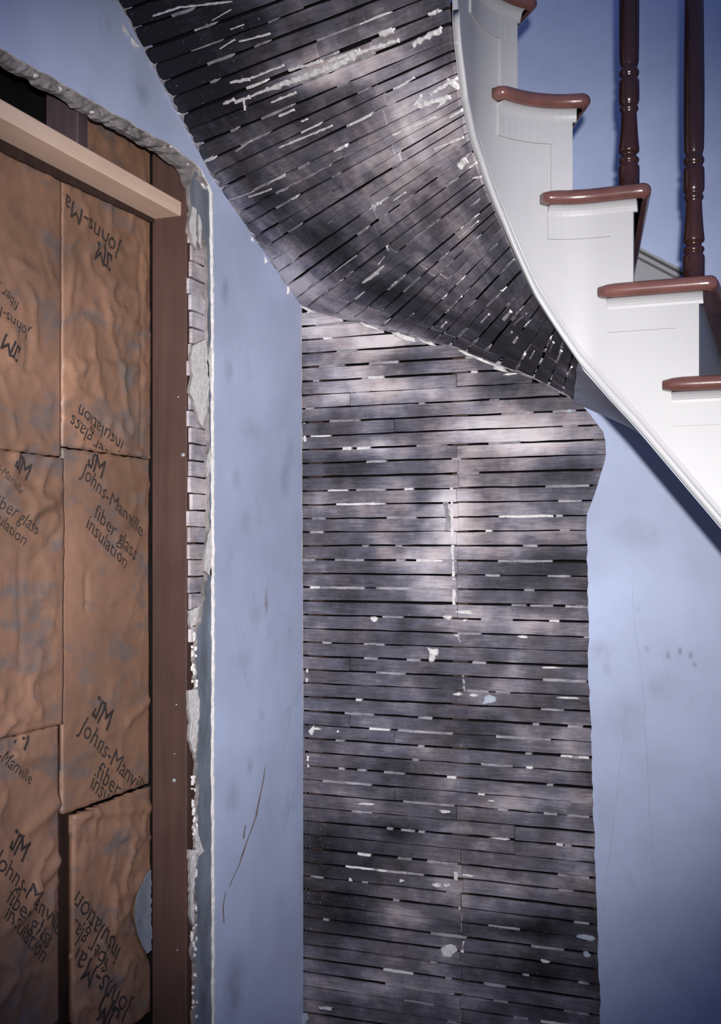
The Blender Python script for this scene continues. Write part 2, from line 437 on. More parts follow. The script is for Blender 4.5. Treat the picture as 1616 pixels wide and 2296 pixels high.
# thin broken rim of the finish coat, bright where it snapped
# laths
PITCH = 0.0457
rnd = random.Random(11)
zc = 0.012; row = 0
gaps = []
JX = back(1022, 1230).x
while zc < FWZ[3] + 0.02:
    z0, z1 = zc, zc + PITCH - rnd.uniform(.0050, .0066)
    zm = (z0 + z1) / 2
    xl = XL - 0.008; xr = back(1440, 1200).x
    if zm > soffit_z_back(xr):
        lo, hi = xl, xr
        for _ in range(24):
            md = (lo + hi) / 2
            if soffit_z_back(md) > zm: lo = md
            else: hi = md
        xr = lo + 0.012
    py = HY - (zm - H) * F / 3.55
    if 1045 < py < 1400 or py > 1905: joints = [JX + (0.012 if py > 1700 else 0) + rnd.uniform(-.006, .006)]
    else: joints = [x for x in [rnd.choice([None, None, back(780, 1200).x, JX - .004, back(1150, 1200).x, back(880, 1200).x])] if x]
    joints = [j for j in joints if xl + .05 < j < xr - .05]
    xs = [xl] + joints + [xr]
    tilt = rnd.uniform(-.0025, .0025)
    for xa, xb in zip(xs[:-1], xs[1:]):
        if xb - xa < .04: continue
        gl = 0.0015 if xa > xl else 0
        dz = rnd.uniform(-.0012, .0012); tl = tilt + rnd.uniform(-.0015, .0015)
        n = max(3, int((xb - xa) / .055))
        yj = YL + rnd.uniform(-.001, .002)
        lm, at = lath_mesh(lambda t: Vector((lerp(xa + gl, xb - gl, t), yj, z0 + dz + tl * t)), lambda t: Vector((lerp(xa + gl, xb - gl, t), yj, z1 + dz + tl * t)),
                           lambda t: Vector((0, 1, 0)), n, .0075, rnd, interp(py, [700, 1100, 1500, 2200], [.54, .51, .44, .45]), xa)
        lm.build('lath', M_LATH, wb, attrs=at)
    gaps.append((z1, zc + PITCH, xl, xr, tilt, py))
    zc += PITCH; row += 1
# plaster squeezed between the laths: pale keys left in the gaps
for (ga, gb, xl, xr, tilt, py) in gaps:
    dens = 7 if 800 < py < 1350 else 5
    for _ in range(rnd.randint(1, dens)):
        x = rnd.uniform(xl, xr - .04); L = min(rnd.choice([.02, .03, .045, .07, .10, .17]), xr - x - .01, 1)
        if back(1320, py).x < x + L: L = back(1318, py).x - x
        if L < .012: continue
        k = max(2, int(L / .02)); mm = MB(); rg = []
        tz = lambda xx: tilt * (xx - xl) / (xr - xl)
        for i in range(k + 1):
            xx = x + L * i / k; lo = ga - .001 + rnd.uniform(-.001, .001); hi = gb + .0005 + rnd.uniform(-.001, .001); pr = rnd.uniform(0, .002)
            rg.append([Vector((xx, YL - .001 - pr, lo + tz(xx))), Vector((xx, YL - .001 - pr * .5, hi + tz(xx))), Vector((xx, YL + .012, hi + tz(xx))), Vector((xx, YL + .012, lo + tz(xx)))])
        mm.rings(rg); mm.build('plaster_key', M_KEY if rnd.random() < .88 else M_LIME, wb)
# crumbs seen singly on the laths: pixel, half sizes in metres
for (px, py, a, b, blue) in [(840,1390,.020,.011,0),(970,1461,.024,.016,0),(968,1474,.012,.013,0),(1095,1571,.026,.018,1),(699,1639,.010,.026,0),(708,1633,.020,.006,0),(1042,1391,.010,.006,0),
                             (1170,1428,.020,.005,0),(1025,1424,.014,.005,0),(1028,1556,.018,.006,0),(1063,1560,.014,.006,0),(995,1820,.020,.006,0),(815,1802,.034,.005,0),(1240,1497,.045,.005,0),(1270,1564,.05,.005,0),
                             (758,1640,.006,.006,0),(1010,2130,.03,.03,0),(1048,1962,.03,.006,0),(730,2260,.03,.006,0),
                             (680,2282,.02,.03,1),(786,1972,.008,.006,0),(900,1974,.01,.006,0),(980,1984,.018,.008,0),(1000,1984,.012,.006,0),(1140,840,.03,.005,0),(1276,922,.014,.006,1),(1005,1383,.02,.01,0),(1035,1372,.034,.010,0),
                             (1120,1880,.03,.004,0),(1310,2102,.03,.009,1),(1225,2155,.016,.006,0),(1316,2140,.012,.009,1),(1100,1795,.014,.004,0)]:
    mm = MB(); lump(mm, back(px, py, -.0165), Vector((a, 0, 0)), Vector((0, 0, b)), Vector((0, -.006, 0)), rnd, 8)
    mm.build('plaster_crumb', M_SOFFIT_PLASTER if blue else M_LIME, wb)
# lime smeared down the butt joints of the laths
def smear(px0, py0, px1, py1, wd, mat):
    n = max(4, int(abs(py1 - py0) / 7)); rg = []
    for i in range(n + 1):
        t = i / n; p = back(lerp(px0, px1, t), lerp(py0, py1, t), -.0172 + rnd.uniform(-.0008, .0006)); a_ = wd * rnd.uniform(.25, 1.2); b_ = wd * rnd.uniform(.25, 1.2)
        rg.append([p - AX * a_, p + AX * b_, p + AX * b_ * .8 + Vector((0, .004, 0)), p - AX * a_ * .8 + Vector((0, .004, 0))])
    mm = MB(); mm.rings(rg); mm.build('plaster_smear', mat, wb)
AX = Vector((1, 0, 0)); AY = Vector((0, 1, 0))
for a_ in [(1012,1070,1013,1130,.006,M_LIME),(1013,1140,1014,1215,.007,M_LIME),(1014,1222,1017,1300,.006,M_LIME),(1017,1306,1019,1384,.006,M_LIME),(1000,1100,1002,1190,.012,M_KEY),(1024,1400,1030,1440,.006,M_KEY),
           (1036,1500,1042,1556,.005,M_KEY),(1020,1955,1028,1992,.007,M_LIME),(1028,2000,1034,2090,.006,M_LIME),(1034,2110,1038,2160,.010,M_LIME),(682,948,684,990,.006,M_LIME),(688,1500,688,1530,.004,M_LIME),(690,1695,691,1720,.005,M_LIME)]:
    smear(*a_)
# hairline cracks in the sound plaster
def crack(f, pts, width, name, mat, parent, seed, axis):
    r2 = random.Random(seed); rp = ragged(pts, 22, 2.2, seed); mm = MB(); rings = []
    for i, (x, y) in enumerate(rp):
        wv = width * (.4 + .6 * math.sin(math.pi * (i + .4) / len(rp))) * r2.uniform(.6, 1.2); p = f(x, y, 0.0004)
        rings.append([p - axis * wv, p + axis * wv])
    mm.rings(rings, close=False, caps=False); return mm.build(name, mat, parent)
AX = Vector((1, 0, 0)); AY = Vector((0, 1, 0))
crack(back, [(1415,1290),(1424,1420),(1440,1520),(1450,1700),(1458,1850),(1466,2000),(1476,2100)], .0005, 'hairline_crack', M_HAIR, wb, 1, AX)
crack(back, [(1350,1495),(1372,1518),(1392,1545),(1402,1600),(1392,1700),(1374,1850),(1360,1960),(1352,2100)], .0005, 'hairline_crack', M_HAIR, wb, 2, AX)

# ------------------------------------------------------------------ left wall with the door opening
wl = empty('wall_left', (XL - .05, 2.9, 0.0)); tag(wl, kind='structure', label='blue plastered left wall cut open beside the stair')
PT = 0.020
# painted plaster: from the corner down to the floor, up the cut edge, along the top of the opening
CE = [(677,692),(677,900),(676,940),(679,975),(677,1010),(678,1200),(680,1400),(683,1480),(680,1560),(683,1680),(687,1760),(688,1900),(690,2100),(693,2300)]
p_corner = [left(x, y) for x, y in ragged(CE, 20, 1.2, 5)]
p_corner = [Vector((XL, min(p.y, YL - .001), p.z)) for p in p_corner]
JE = [(481,2300),(481,2000),(480,1700),(481,1400),(480,1000),(479,700),(477,500),(476,432)]
p_jamb = [left(x, y) for x, y in ragged(JE, 18, 1.3, 6)]
TE = [(470,415),(452,380),(420,352),(390,328),(330,296),(270,262),(200,222),(130,180),(75,150),(22,118),(-60,72)]
p_top = [left(x, y) for x, y in ragged(TE, 18, 2.5, 8)]
yj = p_jamb[0].y
pts = p_corner + [Vector((XL, p_corner[-1].y, 0)), Vector((XL, yj, 0))] + p_jamb + p_top
pts += [Vector((XL, p_top[-1].y, 3.6)), Vector((XL, YB, 3.6))]
m = MB(); m.slab(pts, (-PT, 0, 0)); m.build('plaster', [M_LEFT, M_LIME], wl)
# bright paint lip along the corner
# brown-coat edge hanging below the finish coat over the opening
rnd = random.Random(21)
E1 = [(470,415),(452,380),(420,350),(390,328),(330,296),(270,262),(200,222),(130,180),(75,150),(22,118),(-60,72)]
E2 = [(430,425),(418,392),(405,372),(372,350),(318,318),(255,285),(188,245),(118,205),(66,172),(14,142),(-70,98)]
a = ragged(E1, 12, 2.0, 31); b = ragged(E2, 12, 4.5, 32)
def resample(pl, n):
    ds = [0]
    for p, q in zip(pl[:-1], pl[1:]): ds.append(ds[-1] + math.hypot(q[0]-p[0], q[1]-p[1]))
    return [(np.interp(ds[-1]*i/n, ds, [p[0] for p in pl]), np.interp(ds[-1]*i/n, ds, [p[1] for p in pl])) for i in range(n + 1)]
a = resample(a, 60); b = resample(b, 60)
rings = []
for i, (p, q) in enumerate(zip(a, b)):
    top = left(p[0], p[1], -.004); bot = left(q[0], q[1], -.018 + rnd.uniform(-.004, .006)); mid = top.lerp(bot, .5) + Vector((rnd.uniform(-.003, .006), 0, rnd.uniform(-.004, .004)))
    rings.append([top, mid, bot, bot + Vector((-.02, 0, .002)), top + Vector((-.03, 0, 0))])
m = MB(); m.rings(rings); m.build('broken_plaster_edge', M_BROWNCOAT, wl)
for _ in range(24):
    i = rnd.randrange(60); t = rnd.random(); px, py = lerp(a[i][0], b[i][0], t), lerp(a[i][1], b[i][1], t)
    m = MB(); s = rnd.uniform(.003, .007); lump(m, left(px, py, -.012), Vector((0, s * rnd.uniform(1, 2.6), -s * .6)), Vector((0, 0, s)), Vector((.009, 0, 0)), rnd)
    m.build('plaster_crumb', M_LIME if rnd.random() < .5 else M_BROWNCOAT, wl)
# laths laid bare beside the cut plaster
SY = 2.686                                          # room-side face of the jamb stud
XS = XL - .034                                      # face of the framing
ys0 = left(427, 1200, -.024).y; ys1 = left(486, 1200, -.024).y
z = left(450, 1440).z; zt = left(450, 470).z
while z < zt:
    h = PITCH - rnd.uniform(.0035, .0055); y0 = ys0 + rnd.uniform(-.007, .004); tl = rnd.uniform(-.002, .002)
    xj = XL - .024 + rnd.uniform(-.003, .004)
    lm, at = lath_mesh(lambda t: Vector((xj, lerp(y0, ys1 + .05, t), z + tl * t)), lambda t: Vector((xj, lerp(y0, ys1 + .05, t), z + h + tl * t)), lambda t: Vector((-1, 0, 0)), 6, .0075, rnd, .84, y0)
    lm.build('lath', M_LATH, wl, attrs=at)
    z += PITCH
# grey scratch coat kept on the lower and uppermost part, ragged on the stud side
G1 = [(437,2300),(438,2200),(434,2120),(441,2060),(436,1990),(443,1900),(440,1850),(446,1760),(440,1690),(444,1630),(438,1570),(443,1540),(436,1480),(440,1425),(452,1385),(458,1330),(468,1280),(474,1180),(478,1080)]
p = [left(x, y, -.010) for x, y in ragged(G1, 10, 4.0, 41)]
p = [Vector((XL - .010, q.y, q.z)) for q in p]
yj2 = yj + .012
pts = [Vector((XL - .010, p[0].y, 0))] + p + [Vector((XL - .010, yj2, p[-1].z)), Vector((XL - .010, yj2, 0))]
m = MB(); m.slab(pts, (-.012, 0, 0), 0, 1); m.build('scratch_coat', [M_GREYCOAT, M_BROWNCOAT], wl)
G2 = [(424,520),(430,470),(426,420),(436,384),(452,372),(470,412),(478,500),(479,640),(479,800),(480,1000),(480,1290),(472,1290),(468,1150),(471,1000),(466,880),(467,800),(466,640),(464,560),(452,515),(440,540)]  # grey coat; its narrow strip also stands for shade beside the cut plaster
pts = [left(x, y, -.010) for x, y in ragged(G2 + G2[:1], 10, 2.0, 44)[:-1]]
m = MB(); m.slab(pts, (-.012, 0, 0), 0, 1); m.build('scratch_coat', [M_GREYCOAT, M_BROWNCOAT], wl)
# white lumps along the broken edge: pixel outlines on the wall
for pl in [[(432,775),(462,760),(466,800),(470,850),(462,930),(455,958),(446,945),(436,900),(425,880),(433,840),(427,800)],
           [(470,778),(481,790),(481,850),(470,860),(464,812)],[(466,1200),(474,1180),(476,1250),(470,1290),(460,1280),(458,1250)],
           [(470,1000),(476,1020),(470,1060),(463,1070),(464,1030)],[(424,1548),(444,1546),(448,1580),(444,1640),(436,1690),(425,1660),(428,1620),(423,1590)],
           [(440,1852),(448,1880),(458,1908),(446,1920),(438,1900)],[(432,462),(441,470),(440,560),(432,545),(424,500)],[(446,480),(452,500),(449,560),(444,540)],
           [(425,1370),(447,1360),(436,1400),(428,1410)],[(424,1905),(440,1908),(438,1960),(432,2010),(436,2080),(426,2050),(428,1960)]]:
    r = ragged(pl + pl[:1], 9, 1.6, len(pl))[:-1]
    m = MB(); m.slab([left(x, y, -.006) for x, y in r], (-.008, 0, 0), 0, 1); m.build('plaster_fragment', [M_LIME, M_BROWNCOAT], wl)
for _ in range(70):
    py = rnd.uniform(1380, 2280); px = 432 + rnd.uniform(-4, 7); s = rnd.uniform(.002, .006)
    m = MB(); lump(m, left(px, py, -.012), Vector((0, s, 0)), Vector((0, 0, s * rnd.uniform(1, 3))), Vector((.007, 0, 0)), rnd, 6); m.build('plaster_crumb', M_LIME, wl)
# the lip of finish coat: thin bright rim on the cut edge of the paint
for poly, f, nm, off in ((JE, left, 'paint_rim', .0006),):
    rr = ragged(poly, 12, 1.0, 61); mm = MB(); rings = []
    for (x, y) in rr:
        wv = rnd.uniform(.001, .005); p = f(x, y, off); rings.append([p + Vector((0, -.002, 0)), p + Vector((0, wv, 0))])
    mm.rings(rings, close=False, caps=False); mm.build(nm, M_LIME, wl)
rr = ragged([(676,700),(677,1000),(678,1300),(681,1600),(686,1800),(690,2300)], 16, .6, 62); mm = MB(); rings = []
for (x, y) in rr:
    p = left(x, y, .0006); wv = rnd.uniform(.002, .010); rings.append([p + Vector((0, -wv, 0)), p])
mm.rings(rings, close=False, caps=False); mm.build('paint_rim', M_LIME, wl)
crack(left, [(594,1720),(585,1775),(574,1830),(556,1880),(536,1940),(514,1988)], .0075, 'plaster_crack', M_CRACK, wl, 3, AY)
crack(left, [(506,2000),(500,2032),(502,2070)], .006, 'plaster_crack', M_CRACK, wl, 4, AY)
crack(left, [(550,1850),(546,1880)], .006, 'plaster_crack', M_CRACK, wl, 5, AY)
crack(left, [(666,1560),(636,1608)], .0012, 'hairline_crack', M_HAIR, wl, 6, AY)
crack(left, [(676,1722),(655,1790),(640,1850),(632,1880)], .0014, 'hairline_crack', M_HAIR, wl, 7, AY)
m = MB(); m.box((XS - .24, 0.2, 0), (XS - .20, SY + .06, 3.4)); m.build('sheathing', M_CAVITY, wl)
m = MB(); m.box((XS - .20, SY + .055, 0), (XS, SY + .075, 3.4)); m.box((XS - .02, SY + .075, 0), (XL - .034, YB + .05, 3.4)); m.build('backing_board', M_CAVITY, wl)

# ------------------------------------------------------------------ framing of the opening
SD = 0.1095
def board(name, lo, hi, mat, label, cat, bev=.003, **kw):
    lo = Vector(lo); hi = Vector(hi); m = MB(); c = (lo + hi) / 2
    # chamfered long edges so that the sawn board catches the light
    dims = hi - lo; ax = max(range(3), key=lambda k: dims[k]); o1, o2 = [k for k in range(3) if k != ax]
    prof = [(0, bev), (bev, 0), (1-0, 0), (1, 0)]
    def ring(t):
        out = []
        for (i, j, ii, jj) in ((0,0,1,0),(1,0,-1,0),(1,0,0,1),(1,1,0,-1),(1,1,-1,0),(0,1,1,0),(0,1,0,-1),(0,0,0,1)):
            p = Vector((0,0,0)); p[ax] = lo[ax] + dims[ax] * t
            p[o1] = (lo[o1], hi[o1])[i] + ii * bev; p[o2] = (lo[o2], hi[o2])[j] + jj * bev; out.append(p)
        return out
    m.rings([ring(0), ring(.5), ring(1)])
    org = Vector((c.x, c.y, lo.z)); o = m.build(name, mat, None, origin=org); tag(o, label, cat, **kw); return o
HZ = H + .925
js = board('jamb_stud', (XS - SD, SY, 0), (XS, SY + .05, left(400, 366, -.034).z + .14), M_STUD, 'full-height brown timber stud beside the opening, with shiny nail heads', 'stud')
hb = board('header_beam', (XS - SD, 1.3, HZ - .010), (XS - .016, SY - .001, HZ + .030), M_PINE, 'pale pine board laid flat across the top of the opening', 'beam')
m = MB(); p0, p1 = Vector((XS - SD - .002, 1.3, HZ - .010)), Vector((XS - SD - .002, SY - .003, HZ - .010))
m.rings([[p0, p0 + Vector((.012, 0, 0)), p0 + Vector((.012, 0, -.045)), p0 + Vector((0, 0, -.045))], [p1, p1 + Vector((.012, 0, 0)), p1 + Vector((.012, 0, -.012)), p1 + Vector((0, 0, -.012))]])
m.build('header_shadow_strip', M_OLDWOOD, hb)  # added dark strip, stands in for the header's shadow on the paper
cy = left(176, 250, -.05).y
board('cripple_stud', (XS - SD, cy - .001, HZ + .031), (XS - .018, cy + .042, 3.0), M_PURPLE, 'short dark stud standing on the pale header board', 'stud')
board('wood_post', (XS - SD - .085, left(128, 2000, -.178).y, 0), (XS - SD - .033, left(164, 2000, -.178).y, left(145, 1690, -.17).z), M_OLDWOOD, 'dark old post showing between the lower insulation batts', 'post')
for (px, py, r) in [(410,1020,.007),(390,1750,.0065),(400,890,.003),(396,1580,.003),(392,1690,.0025),(398,2130,.003)]:
    d = cam_dir(px, py); t = SY / d.y; p = Vector((d.x*t, SY, d.z*t + H)); mm = MB(); rings = []
    for k, (rr, dd) in enumerate(((r * .98, .0), (r, -.0015), (r * .8, -.003), (r * .35, -.0038))):
        rings.append([p + Vector((rr * math.cos(a_ * math.pi / 5), dd, rr * math.sin(a_ * math.pi / 5))) for a_ in range(10)])
    mm.rings(rings); mm.build('nail', M_NAIL, js, smooth=True)

# ------------------------------------------------------------------ insulation batts
XI = XS - SD - .004                                 # mean plane of the kraft paper
def paper_disp(y, z, seed):
    v = Vector((y, z, seed * 7.1))
    big = noise.noise(Vector((y * 3.0, z * 2.2, seed)))
    r1 = 1 - abs(noise.noise(Vector((y * 9 + z * 3.5, z * 11 - y * 2.5, seed + 3)))) * 2
    r2 = 1 - abs(noise.noise(Vector((y * 16 - z * 7, z * 22 + y * 5, seed + 9)))) * 2
    msk = 0.5 + 0.5 * noise.noise(Vector((y * 4.5, z * 3.2, seed + 17)))
    if seed == 2: msk *= .62; r2 *= .8
    return 0.009 * big + 0.010 * max(0, r1) ** 4 * (msk ** 2) * 2.8 + 0.0065 * max(0, r2) ** 3 * msk
SHEETS = {}; GRID = {}
def grid_x(key, y, z):
    y0, y1, z0, z1 = SHEETS[key][:4]; g = GRID[key]; nz = len(g) - 1; ny = len(g[0]) - 1
    a = max(0, min(ny - 1e-6, (y - y0) / (y1 - y0) * ny)); b = max(0, min(nz - 1e-6, (z - z0) / (z1 - z0) * nz)); i, j = int(a), int(b); a -= i; b -= j
    return max(lerp(lerp(g[j][i], g[j][i+1], a), lerp(g[j+1][i], g[j+1][i+1], a), b), (g[j][i] + g[j+1][i+1]) / 2 - .001, (g[j][i+1] + g[j+1][i]) / 2 - .001)
def sheet_x(key, y, z):
    y0, y1, z0, z1, seed, off, creases = SHEETS[key]
    d = paper_disp(y, z, seed)
    e = min(y - y0, y1 - y); puff = min(1, max(0, e / .07)); puff = puff * (2 - puff)
    ez = min(z - z0, z1 - z); pz = min(1, max(0, ez / .03))
    x = XI + off * .6 - .0015 + .002 * puff * (.6 + .4 * pz) + d * (0.25 + .75 * puff)
    for (ca, cb, cw, ch) in creases:
        ay, az = ca; by, bz = cb; vy, vz = by - ay, bz - az
        t = max(0, min(1, ((y - ay) * vy + (z - az) * vz) / (vy * vy + vz * vz)))
        dd = math.hypot(y - ay - t * vy, z - az - t * vz)
        x += ch * math.exp(-(dd / cw) ** 2)
    return x
def ipt(px, py): p = left(px, py, XI - XL); return (p.y, p.z)
def batt(key, px0, px1, py0, py1, seed, off, label, creases=()):
    y0 = left(px0, 1200, XI - XL - .002).y; y1 = min(left(px1 + 4, 1200, XI - XL - .002).y, SY - .001)
    pxm = (max(px0, 25) + px1) / 2; z1 = ipt(pxm, py0)[1]; z0 = max(0.0, ipt(pxm, py1)[1] + .003)
    cr = [(ipt(*a_), ipt(*b_), cw, ch) for a_, b_, cw, ch in creases]
    SHEETS[key] = (y0, y1, z0, z1, seed, off, cr)
    ny = max(4, int((y1 - y0) / .0085)); nz = int((z1 - z0) / .010)
    m = MB(); ids = []
    for j in range(nz + 1):
        r = []
        for i in range(ny + 1):
            y = lerp(y0, y1, i / ny); z = lerp(z0, z1, j / nz)
            z2 = z
            if j == 0 or j == nz: z2 += .004 * noise.noise(Vector((y * 30, seed, j)))
            r.append(m.vert((sheet_x(key, y, z), y, z2)))
        ids.append(r)
    GRID[key] = [[m.v[k].x for k in r] for r in ids]
    for j in range(nz):
        for i in range(ny): m.face((ids[j][i], ids[j][i+1], ids[j+1][i+1], ids[j+1][i]))
    # glass wool body behind the paper gives the batt its depth
    bx = XI - .013
    ring = [ids[0][i] for i in range(ny + 1)] + [ids[j][ny] for j in range(1, nz + 1)] + [ids[nz][i] for i in range(ny - 1, -1, -1)] + [ids[j][0] for j in range(nz - 1, 0, -1)]
    bk = [m.vert((bx, m.v[k].y, m.v[k].z)) for k in ring]
    for i in range(len(ring)): m.face((ring[i], ring[(i+1) % len(ring)], bk[(i+1) % len(ring)], bk[i]))
    m.face(bk[::-1])
    o = m.build('insulation_batt', M_PAPER, None, smooth=True, origin=(XI - .01, (y0 + y1) / 2, z0))
    tag(o, label, 'insulation', 'insulation batts in the opening'); return o
CW = .007
B_TR = batt('tr', 137, 339, 150, 1017, 1, .004, 'upper right paper-faced insulation batt under the header, printed upside down',
            [((310,560),(312,1000),CW,-.005),((150,800),(330,808),.010,-.006),((160,820),(300,830),.02,.008),((205,690),(330,750),.010,.007),((150,690),(160,600),.01,.006)])
B_MR = batt('mr', 141, 341, 1018, 1793, 2, -.002, 'middle right insulation batt with a complete logo and three printed lines',
            [((190,1290),(192,1362),CW,-.005),((192,1362),(330,1362),CW,-.005),((240,1085),(335,1088),.014,.005),((170,1100),(300,1110),.03,-.004),((285,1620),(335,1570),.010,.007)])
B_LR = batt('lr', 162, 341, 1795, 2330, 3, .004, 'lower right insulation batt beside the dark post, paper torn at its edge',
            [((170,1830),(335,1812),.012,.010),((180,1890),(300,1895),.010,-.006),((255,1990),(250,2090),.010,.008),((300,2030),(335,2140),.02,-.012)])
B_TL = batt('tl', -70, 132, 318, 1019, 4, .0, 'upper left insulation batt at the edge of view, with a broad grey crease',
            [((62,740),(64,830),CW,-.005),((25,830),(120,822),.012,-.006),((30,590),(120,630),.012,.008),((40,600),(100,640),.01,.006)])
B_ML = batt('ml', -70, 136, 1020, 1640, 5, .004, 'middle left insulation batt, paper deeply wrinkled below the seam',
            [((25,1145),(125,1120),.02,.010),((60,1160),(130,1090),.015,.010),((70,1260),(130,1190),.012,-.008),((85,1335),(110,1345),.006,.008),((42,1240),(44,1500),CW,-.004)])
B_LL = batt('ll', -70, 127, 1641, 2330, 6, .0, 'lower left insulation batt left of the dark post, rows of lettering on its paper',
            [((60,1860),(130,1800),.015,.010),((30,1700),(120,1690),.015,.008),((70,2000),(130,1930),.015,.012)])

TORN = [(303,2040),(312,2000),(326,1968),(339,1950),(340,2130),(331,2138),(318,2112),(308,2080)]
def letter(key, batt_o, body, p0, p1, size=None):
    """printed words that run from pixel p0 to pixel p1 along the paper, lying on its wrinkles"""
    cu = bpy.data.curves.new('t', 'FONT'); cu.body = body; cu.resolution_u = 2; cu.offset = 0.0
    ob = bpy.data.objects.new('t', cu); me = ob.to_mesh()
    vs = [v.co.copy() for v in me.vertices]; fs = [tuple(p.vertices) for p in me.polygons]
    ob.to_mesh_clear(); bpy.data.objects.remove(ob); bpy.data.curves.remove(cu)
    wdt = max(v.x for v in vs) - min(v.x for v in vs); x0 = min(v.x for v in vs)
    a_, b_ = ipt(*p0), ipt(*p1); e = Vector((b_[0] - a_[0], b_[1] - a_[1])); L = e.length; e.normalize(); n = Vector((-e.y, e.x)); k = L / wdt
    on_paper(key, batt_o, [(a_[0] + e.x * (v.x - x0) * k + n.x * v.y * k, a_[1] + e.y * (v.x - x0) * k + n.y * v.y * k) for v in vs], fs, 'printed_lettering')
    return k
def on_paper(key, batt_o, yz, fs, name):
    y0, y1, z0, z1 = SHEETS[key][:4]
    # cut long triangles so that the print follows the wrinkles
    yz = [tuple(p) for p in yz]; todo = []; done = []
    for f in fs: todo += [(f[0], f[i], f[i+1]) for i in range(1, len(f) - 1)]
    mids = {}
    while todo:
        t = todo.pop(); L = [(math.dist(yz[t[i]], yz[t[(i+1) % 3]]), i) for i in range(3)]; l, i = max(L)
        if l < .009: done.append(t); continue
        a, b, c = t[i], t[(i+1) % 3], t[(i+2) % 3]; e = (min(a, b), max(a, b))
        if e not in mids: yz.append(((yz[a][0] + yz[b][0]) / 2, (yz[a][1] + yz[b][1]) / 2)); mids[e] = len(yz) - 1
        todo += [(a, mids[e], c), (mids[e], b, c)]
    fs = done
    m = MB()
    for (y, z) in yz: m.vert((grid_x(key, y, z) + .0016, y, z))
    for f in fs:
        if all(y0 + .001 < m.v[i].y < y1 - .001 and z0 + .002 < m.v[i].z < z1 - .002 for i in f): m.face(f)
    if m.f: m.build(name, M_INK, batt_o)
def logo(key, batt_o, p0, p1):
    """the maker's block mark: a dotted J and an M in heavy strokes"""
    a_, b_ = ipt(*p0), ipt(*p1); e = Vector((b_[0] - a_[0], b_[1] - a_[1])); k = e.length / 1.62; e.normalize(); n = Vector((-e.y, e.x))
    quads = []
    def bar(x0, y0, x1, y1, wd=.17):
        d = Vector((x1 - x0, y1 - y0)); q = Vector((-d.y, d.x)).normalized() * wd / 2; d = d.normalized() * wd / 2
        P = (Vector((x0, y0)) - d - q, Vector((x1, y1)) + d - q, Vector((x1, y1)) + d + q, Vector((x0, y0)) - d + q)
        # split lengthwise so that the strokes follow the wrinkles
        for i in range(4): quads.append([P[0].lerp(P[1], i/4), P[0].lerp(P[1], (i+1)/4), P[3].lerp(P[2], (i+1)/4), P[3].lerp(P[2], i/4)])
    bar(.10, .98, .16, .98, .20); bar(.42, .95, .42, .10); bar(.42, .10, .10, .10); bar(.10, .10, .10, .34)
    bar(.72, .02, .72, .98); bar(.72, .98, 1.10, .45); bar(1.10, .45, 1.50, .98); bar(1.50, .98, 1.50, .02); bar(.42, .95, .60, .95)
    yz = []; fs = []
    for qd in quads:
        i0 = len(yz)
        for v in qd: yz.append((a_[0] + e.x * v.x * k + n.x * v.y * k, a_[1] + e.y * v.x * k + n.y * v.y * k))
        fs.append((i0, i0+1, i0+2, i0+3))
    on_paper(key, batt_o, yz, fs, 'printed_logo')
rr = ragged(TORN + TORN[:1], 10, 2.0, 77)[:-1]
tp = [left(x, y, XI - XL + .006 + .010 * max(0, (x - 303) / 37)) for x, y in rr]
tp = [Vector((p.x, min(p.y, SY - .003), p.z)) for p in tp]
m = MB(); m.slab(tp, (-.004, 0, 0), 0, 0); m.build('torn_flap', M_GREYCOAT, B_LR)
J = 'Johns-Manville'
letter('tr', B_TR, 'Johns-Man', (266,552), (128,418)); logo('tr', B_TR, (249,572), (214,542))
letter('tr', B_TR, 'insulation', (268,990), (176,906)); letter('tr', B_TR, 'fiber glass', (252,1024), (156,928))
logo('mr', B_MR, (193,1043), (227,1073)); letter('mr', B_MR, J, (178,1064), (316,1204)); letter('mr', B_MR, 'fiber glass', (206,1158), (302,1258)); letter('mr', B_MR, 'insulation', (188,1182), (276,1276))
logo('mr', B_MR, (203,1604), (239,1638)); letter('mr', B_MR, J, (176,1638), (324,1796)); letter('mr', B_MR, 'fiber g', (214,1742), (281,1809)); letter('mr', B_MR, 'insu', (200,1766), (238,1803))
letter('lr', B_LR, 'insulation', (268,2126), (174,1996)); letter('lr', B_LR, 'fiber glass', (240,2150), (158,2046)); letter('lr', B_LR, 'Johns-Man', (290,2250), (166,2112)); logo('lr', B_LR, (262,2262), (227,2228))
letter('tl', B_TL, J, (66,742), (-76,620)); logo('tl', B_TL, (44,782), (10,748)); letter('tl', B_TL, 'fiber glass', (40,680), (-40,600))
logo('ml', B_ML, (20,1046), (56,1078)); letter('ml', B_ML, J, (-40,1020), (40,1110)); letter('ml', B_ML, 'fiber glass', (-20,1128), (72,1200)); letter('ml', B_ML, 'insulation', (-36,1150), (48,1224)); 
logo('ll', B_LL, (16,1648), (52,1682)); letter('ll', B_LL, J, (-60,1660), (66,1760)); logo('ll', B_LL, (16,1900), (50,1932))
letter('ll', B_LL, J, (-20,1935), (128,2098)); letter('ll', B_LL, 'fiber glass', (8,2020), (104,2128)); letter('ll', B_LL, 'insulation', (4,2056), (92,2160))

# ================================================================== THE STAIRCASE
st = empty('staircase', (0.2, 2.6, 0)); tag(st, 'curved white staircase with mahogany treads, its underside stripped to bare laths', 'staircase')
